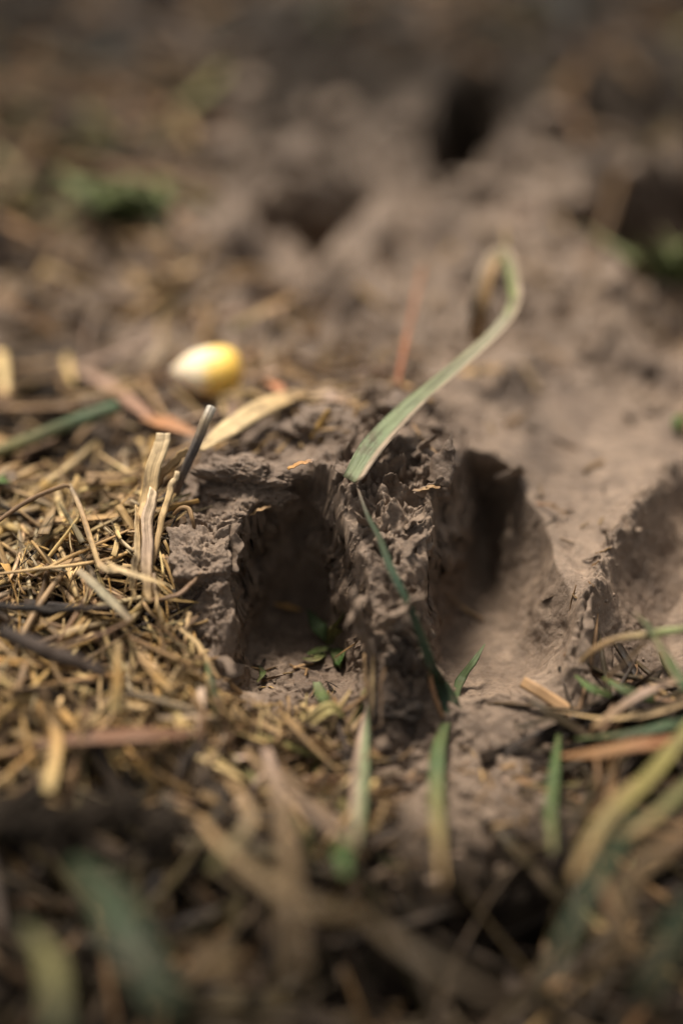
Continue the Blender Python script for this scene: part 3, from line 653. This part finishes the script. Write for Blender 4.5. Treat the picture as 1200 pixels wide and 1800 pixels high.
blade('twig', [(5,1108,.95),(50,1130,.95),(110,1155,.9),(185,1185,.8)], [.17,.20,.20,.12], [(.030,.021,.015),(.042,.029,.021),(.05,.034,.024)], wob=.03, label='thick dark brown twig lying in front of the black one', **TW_)
blade('twig', [(100,1140,.7),(170,1118,.68),(230,1092,.62)], [.05,.06,.04], [BROWN,(.12,.07,.045),BROWN], wob=.01, label='thin reddish brown twig behind the thick dark one', **TW_)
blade('dry_leaf', [(60,1310,.25),(150,1300,.3),(260,1295,.3),(360,1290,.1)], [.10,.22,.26,.10], [(.12,.062,.034),(.17,.082,.042),(.10,.055,.032)], STRAW, 'leaf', thick=.05, fold=.2, label='long rust brown leaf lying across the near straw', cat='dry leaf')
# behind: chips, leaves
blade('dry_leaf', [(352,790,1.15),(400,757,1.12),(455,722,1.05),(505,700,.95),(545,690,.85)], [.10,.26,.28,.22,.06], [(.55,.40,.21),(.58,.43,.23),PALE,TAN], STRAW, 'leaf', thick=.09, fold=.25, roll=-.3, label='broad pale straw leaf lying behind the left toe', cat='dry leaf')
blade('dry_leaf', [(250,735,'g.2'),(290,745,'g.2'),(345,765,'g.2')], [.10,.30,.12], [(.30,.15,.07),(.38,.175,.075),(.33,.17,.085)], STRAW, 'leaf', thick=.06, fold=.2, label='orange brown leaf in front of the corn kernel', cat='dry leaf')
blade('dry_leaf', [(105,640,'g.1'),(180,672,'g.15'),(245,720,'g.15'),(290,752,'g.15')], [.08,.20,.18,.08], [PINK,(.34,.2,.13),(.33,.17,.1)], STRAW, 'leaf', thick=.07, fold=.3, label='long dull pink leaf slanting left of the kernel', cat='dry leaf')
blade('stem', [(-20,800,'g.35'),(60,770,'g.35'),(140,738,'g.38'),(206,714,'g.35')], [.18,.20,.21,.19], [OLIVE,(.13,.12,.05),(.10,.135,.07),(.11,.16,.085)], GRASS, 'stem', thick=.8, label='thick green stalk lying at the left edge behind the mat', cat='stem')
blade('straw', [(392,676,'g.1'),(440,690,'g.12'),(490,712,'g.15')], [.07,.08,.06], [TAN,(.3,.2,.08),TAN], kind='stem', thick=.7, label='straw leading away from under the corn kernel', **ST)
blade('dry_leaf', [(468,668,'g.1'),(490,684,'g.15'),(512,700,'g.1')], [.06,.18,.04], [(.4,.17,.08),(.46,.2,.1),BROWN], STRAW, 'leaf', label='small orange leaf scrap behind the broad pale leaf', cat='dry leaf')
blade('dry_leaf', [(540,705,.95),(580,700,1.0),(630,712,.9)], [.12,.30,.10], [PALE,PINK,TAN], STRAW, 'leaf', thick=.08, label='pale husk scrap behind the ridge top', cat='dry leaf')
blade('dry_leaf', [(805,655,'g.15'),(845,655,'g.22'),(888,645,'g.15')], [.06,.26,.08], [GOLD,(.42,.27,.13),TAN], STRAW, 'leaf', label='tan husk scrap right of the long grass blade', cat='dry leaf')
blade('straw', [(410,575,'g.2'),(470,545,'g.25'),(525,520,'g.2')], [.12,.14,.10], [OLIVE,TAN,TAN], label='olive tan straw on the mud behind the kernel', **ST)
blade('straw', [(225,500,'g.2'),(290,490,'g.25'),(340,470,'g.2')], [.12,.26,.12], [TAN,PALE,TAN], label='pale broad blurred straw far behind the kernel', **ST)
blade('stem', [(905,880,'g.06'),(960,888,'g.08'),(1000,905,'g.05')], [.03,.05,.03], [RUST,BROWN,BROWN], STRAW, 'stem', n=12, label='short reddish straw on the smooth right bank', cat='stem')
blade('stem', [(945,1062,'g.02'),(965,1050,'g.03'),(985,1038,'g.02')], [.05,.08,.03], [DKBR,DKBR,BROWN], BARK, 'stem', n=12, label='short dark sliver at the edge of the right toe wall', cat='stem')

# right side: the jointed stem
stm = empty('jointed_stem', pt((1020,1162,.35))); tag(stm, 'jointed dry grass stem reaching over the right hollow', 'grass stem')
blade('stem_lower', [(1020,1164,.30),(1045,1142,.5),(1085,1123,.62),(1140,1116,.7)], [.07,.08,.08,.09], [(.3,.2,.1),TAN,(.35,.27,.13)], STRAW, 'stem', thick=.8, parent=stm)
blade('stem_upper', [(1138,1116,.7),(1175,1110,.72),(1260,1100,.75)], [.11,.10,.09], [OLIVE,(.28,.30,.13),OLIVE], GRASS, 'stem', thick=.8, parent=stm)
blade('side_leaf', [(1150,1122,.7),(1135,1100,.8),(1114,1078,.95)], [.09,.09,.01], [LGRN,LGRN,OLIVE], parent=stm)
blade('side_leaf', [(1142,1122,.68),(1105,1158,.45),(1062,1200,.15)], [.06,.07,.05], [TAN,(.3,.2,.11),BROWN], STRAW, parent=stm)
blade('side_leaf', [(1150,1120,.7),(1175,1165,.7),(1210,1215,.7)], [.07,.10,.11], [OLIVE,GRN,(.07,.11,.045)], parent=stm)

def clump(name, label, cat, root, blades, mat=GRASS):
    e = empty(name, pt(root)); tag(e, label, cat)
    for p, wd, c in blades: blade('blade', p, wd, c, mat, n=28, fold=RS.uniform(.2, .5), twist=RS.normal(0, .5), parent=e)
clump('grass_clump', 'green and tan grass clump growing at the lower right', 'grass', (1200,1330,'g0'), [  # nearest blades coloured darker to imitate lens vignette
 ([(1300,1180,'g.2'),(1180,1245,.1),(1080,1265,0),(1000,1255,-.1),(925,1240,-.2)],[.16,.16,.12,.08,.02],[TAN,(.36,.25,.13),PALE,PINK]),
 ([(1290,1260,'g.2'),(1190,1275,.15),(1120,1290,.1),(1010,1300,-.1)],[.16,.17,.14,.04],[GRN,(.06,.095,.045),TEAL,GRN]),
 ([(1230,1260,.5),(1140,1370,.5),(1060,1450,.5),(1005,1545,.4)],[.16,.17,.17,.08],[(.2,.17,.06),(.24,.20,.06),(.26,.2,.08),(.3,.19,.08)]),
 ([(1260,1420,.8),(1160,1500,.9),(1110,1540,.9),(1080,1640,.9),(1030,1780,.7)],[.16,.18,.19,.18,.12],[BROWN,(.12,.08,.04),(.12,.08,.04),VIGNETTE_BROWN]),
 ([(1150,1460,.4),(1100,1478,.45),(1040,1490,.45)],[.10,.13,.06],[TAN,(.38,.28,.13),TAN]),
 ([(1010,1188,-.02),(1040,1212,.02),(1075,1222,.0)],[.03,.10,.06],[GRN,(.075,.14,.03),GRN]),
 ([(1060,1192,.05),(1100,1215,.08),(1150,1230,.05)],[.04,.12,.10],[(.07,.13,.03),GRN,GRN]),
 ([(1210,1300,.3),(1130,1310,.35),(1050,1325,.2),(985,1330,0)],[.12,.16,.15,.05],[RUST,(.3,.16,.07),(.25,.13,.06)]),
 ([(1200,1380,.3),(1120,1385,.4),(1030,1440,.3)],[.13,.18,.08],[BROWN,TAN,BROWN]),
 ([(1130,1430,.4),(1060,1530,.6),(1000,1640,.6),(960,1750,.5)],[.14,.16,.15,.06],[(.03,.045,.02),(.03,.043,.02),DGRN]),
 ([(1250,1560,.7),(1180,1640,.9),(1130,1760,.9)],[.2,.26,.2],[(.016,.022,.010),(.018,.026,.012),DGRN]),
 ([(1240,1180,.3),(1130,1220,.25),(1040,1280,.05)],[.10,.12,.05],[TAN,PINK,TAN]),
 ([(1250,1340,.45),(1170,1420,.5),(1090,1480,.5)],[.12,.14,.06],[GRN,OLIVE,TAN]),
 ([(982,1290,-.2),(974,1360,-.05),(968,1430,.0),(972,1500,.05)],[.05,.11,.12,.05],[GRN,(.075,.115,.04),GRN,OLIVE]),
])
clump('grass_sprout', 'small green grass sprout growing in the floor of the left toe', 'grass', (570,1130,'g0'), [
 ([(575,1130,'g.02'),(560,1105,'g.2'),(540,1072,'g.3')],[.08,.22,.04],[DGRN,(.055,.08,.03),(.05,.07,.03)]),
 ([(578,1135,'g.02'),(590,1105,'g.2'),(605,1080,'g.25')],[.08,.20,.04],[GRN,OLIVE,GRN]),
 ([(580,1140,'g.02'),(560,1145,'g.1'),(540,1150,'g.1')],[.05,.10,.03],[GRN,GRN,GRN]),
 ([(585,1140,'g.02'),(600,1160,'g.1'),(598,1178,'g.1')],[.08,.24,.05],[GRN,(.05,.10,.025),GRN]),
 ([(570,1150,'g.02'),(552,1160,'g.08'),(530,1158,'g.06')],[.06,.18,.04],[GRN,OLIVE,GRN]),
 ([(455,1170,'g.02'),(462,1185,'g.1'),(452,1200,'g.1')],[.03,.08,.03],[DGRN,GRN,OLIVE])])
clump('grass_tuft', 'large blurred green blades in the bottom left foreground', 'grass', (200,1640,'g0'), [  # greens darkened to paint in the vignette of this corner
 ([(130,1512,1.2),(185,1575,1.4),(230,1660,1.5),(300,1780,1.4)],[.14,.36,.40,.26],[(.028,.04,.017),(.03,.044,.02),(.02,.03,.013)]),
 ([(40,1620,.5),(90,1700,.8),(100,1830,.9)],[.1,.22,.2],[DGRN,OLIVE,DGRN])])
clump('dry_grass_tuft', 'tall blurred tan stalks crossing the bottom foreground', 'dry grass', (500,1560,'g0'), [  # stalk colours darken towards the bottom as painted vignette
 ([(468,1318,.2),(490,1400,.4),(505,1500,.9),(512,1600,1.3),(520,1720,1.4)],[.10,.15,.18,.18,.14],[PINK,(.17,.115,.065),(.12,.08,.04),(.08,.053,.026)]),
 ([(430,1320,.2),(500,1390,.3),(600,1470,.4),(640,1500,.3)],[.06,.10,.10,.04],[TAN,(.22,.15,.10),BROWN]),
 ([(350,1440,.3),(400,1500,.5),(480,1560,.8),(560,1600,.9),(650,1610,.6)],[.06,.14,.16,.14,.06],[TAN,(.18,.125,.065),(.14,.095,.048),(.10,.068,.034)]),
 ([(330,1690,1.4),(380,1690,1.6),(440,1710,1.4)],[.1,.24,.12],[BROWN,(.16,.11,.055),BROWN]),
 ([(400,1370,.2),(440,1440,.5),(370,1530,.5)],[.06,.14,.08],[TAN,(.3,.21,.12),OLIVE]),
 ([(620,1590,.3),(700,1660,.8),(840,1740,.8),(960,1800,.6)],[.1,.15,.15,.08],[VIGNETTE_BROWN,VIGNETTE_BROWN,DKBR]),
 ([(610,1460,0),(602,1500,.3),(608,1540,.3)],[.06,.2,.1],[GRN,(.05,.10,.025),GRN])], GRASS)
clump('grass_tuft', 'blurred green grass tuft in the left background', 'grass', (200,380,'g0'), [
 ([(190+i*12,395,'g0'),(170+i*14,355-i*4,'g.5'),(100+i*24,300+(i*37)%60,'g.6')],[.14,.34,.10],[GRN,(.10,.13,.042),(.13,.145,.05)]) for i in range(9)])
clump('grass_tuft', 'blurred green grass tuft in the right background hollow', 'grass', (1150,480,'g0'), [
 ([(1150+i*9,500,'g0'),(1120+i*16,465-i*5,'g.5'),(1025+i*32,400+(i*31)%60,'g.6')],[.10,.24,.06],[GRN,(.085,.11,.032),OLIVE]) for i in range(8)])
clump('grass_tuft', 'tiny bright green tuft on the mud at the right edge', 'grass', (1195,750,'g0'), [
 ([(1195,765,'g0'),(1190,750,'g.15'),(1188+i*8,730,'g.2')],[.06,.14,.04],[(.08,.15,.03)]*2) for i in range(3)])
blade('grass_sprig', [(-20,842,'g.3'),(5,845,'g.35'),(22,848,'g.3')], [.12,.2,.05], [GRN,(.08,.14,.035)], label='small bright green blade at the left edge above the straw', **G)

# ------------------------------------------------------------------ corn kernel
def kernel():
    m, t, b = new_mat('corn_skin')
    c = N(t, 'ShaderNodeTexCoord'); s = N(t, 'ShaderNodeSeparateXYZ'); t.links.new(c.outputs['Object'], s.inputs[0])
    nz = N(t, 'ShaderNodeTexNoise'); nz.inputs['Scale'].default_value = 300; t.links.new(c.outputs['Object'], nz.inputs['Vector'])
    ad = N(t, 'ShaderNodeMath', operation='MULTIPLY_ADD'); ad.inputs[1].default_value = .0025; t.links.new(nz.outputs['Fac'], ad.inputs[0]); t.links.new(s.outputs[0], ad.inputs[2])
    mr = N(t, 'ShaderNodeMapRange'); mr.inputs['From Min'].default_value = -.0045; mr.inputs['From Max'].default_value = .006; t.links.new(ad.outputs[0], mr.inputs[0])
    cc = ramp(t, mr.outputs[0], [(.0, (.74,.60,.42)), (.45, (.80,.66,.44)), (.66, (.80,.52,.12)), (1, (.80,.50,.07))])
    mz = N(t, 'ShaderNodeMapRange'); mz.inputs['From Min'].default_value = .0006; mz.inputs['From Max'].default_value = -.0022; t.links.new(s.outputs[2], mz.inputs[0])
    cc = mix(t, mz.outputs[0], cc, (.72,.34,.05))
    t.links.new(cc, b.inputs['Base Color']); b.inputs['Roughness'].default_value = .42; b.inputs['Specular IOR Level'].default_value = .35
    bump(t, b, nz.outputs['Fac'], .3, .02)
    b.inputs['Subsurface Weight'].default_value = .25; b.inputs['Subsurface Scale'].default_value = .002; b.inputs['Subsurface Radius'].default_value = (1, .6, .25)
    m2, t2, b2 = new_mat('corn_tip'); co = cmcoord(t2)
    t2.links.new(ramp(t2, noise(t2, co, 12), [(.3, (.45,.34,.22)), (.7, (.7,.58,.42))]), b2.inputs['Base Color'])
    g = hit(371, 693); c0 = np.array([0, 0, 0])
    e = empty('corn_kernel', (g[0], g[1]+.06, H(g[0], g[1]+.06))); tag(e, 'cream and yellow corn kernel lying on the mud behind the print', 'corn kernel')
    V, F = ICO[5]; V = V.copy()
    x = V[:, 0]; k = np.clip((x+1)/2, 0, 1)
    prof = np.interp(k, [0, .08, .3, .6, .8, .93, 1], [.75, .80, .92, 1.04, 1.08, 1.02, .95])
    W_ = V.copy(); W_[:, 1] *= prof; W_[:, 2] *= prof*.98
    W_[:, 0] += -.06*np.exp(-((V[:, 1])**2+(V[:, 2])**2)/.12)*(x > .6)      # dent in the crown
    W_[:, 0] = np.where(x > 0, np.abs(W_[:, 0])**.72*.9, W_[:, 0]*1.08)
    W_ = W_*np.array([.46, .37, .31])
    q = V*3; W_ *= (1+.03*perlin3(q[:, 0], q[:, 1], q[:, 2]))[:, None]
    bo = mesh_obj('body', W_, F, m, loc=np.zeros(3)); bo.parent = e; bo.location = (0, 0, .33*S); bo.rotation_euler = (math.radians(6), math.radians(-6), math.radians(-10))
    V2, F2 = ICO[2]; V2 = V2*np.array([.10, .12, .10])+np.array([-.43, 0, 0])
    tc = mesh_obj('tip_cap', V2, F2, m2, loc=np.zeros(3)); tc.parent = e; tc.location = bo.location; tc.rotation_euler = bo.rotation_euler
kernel()
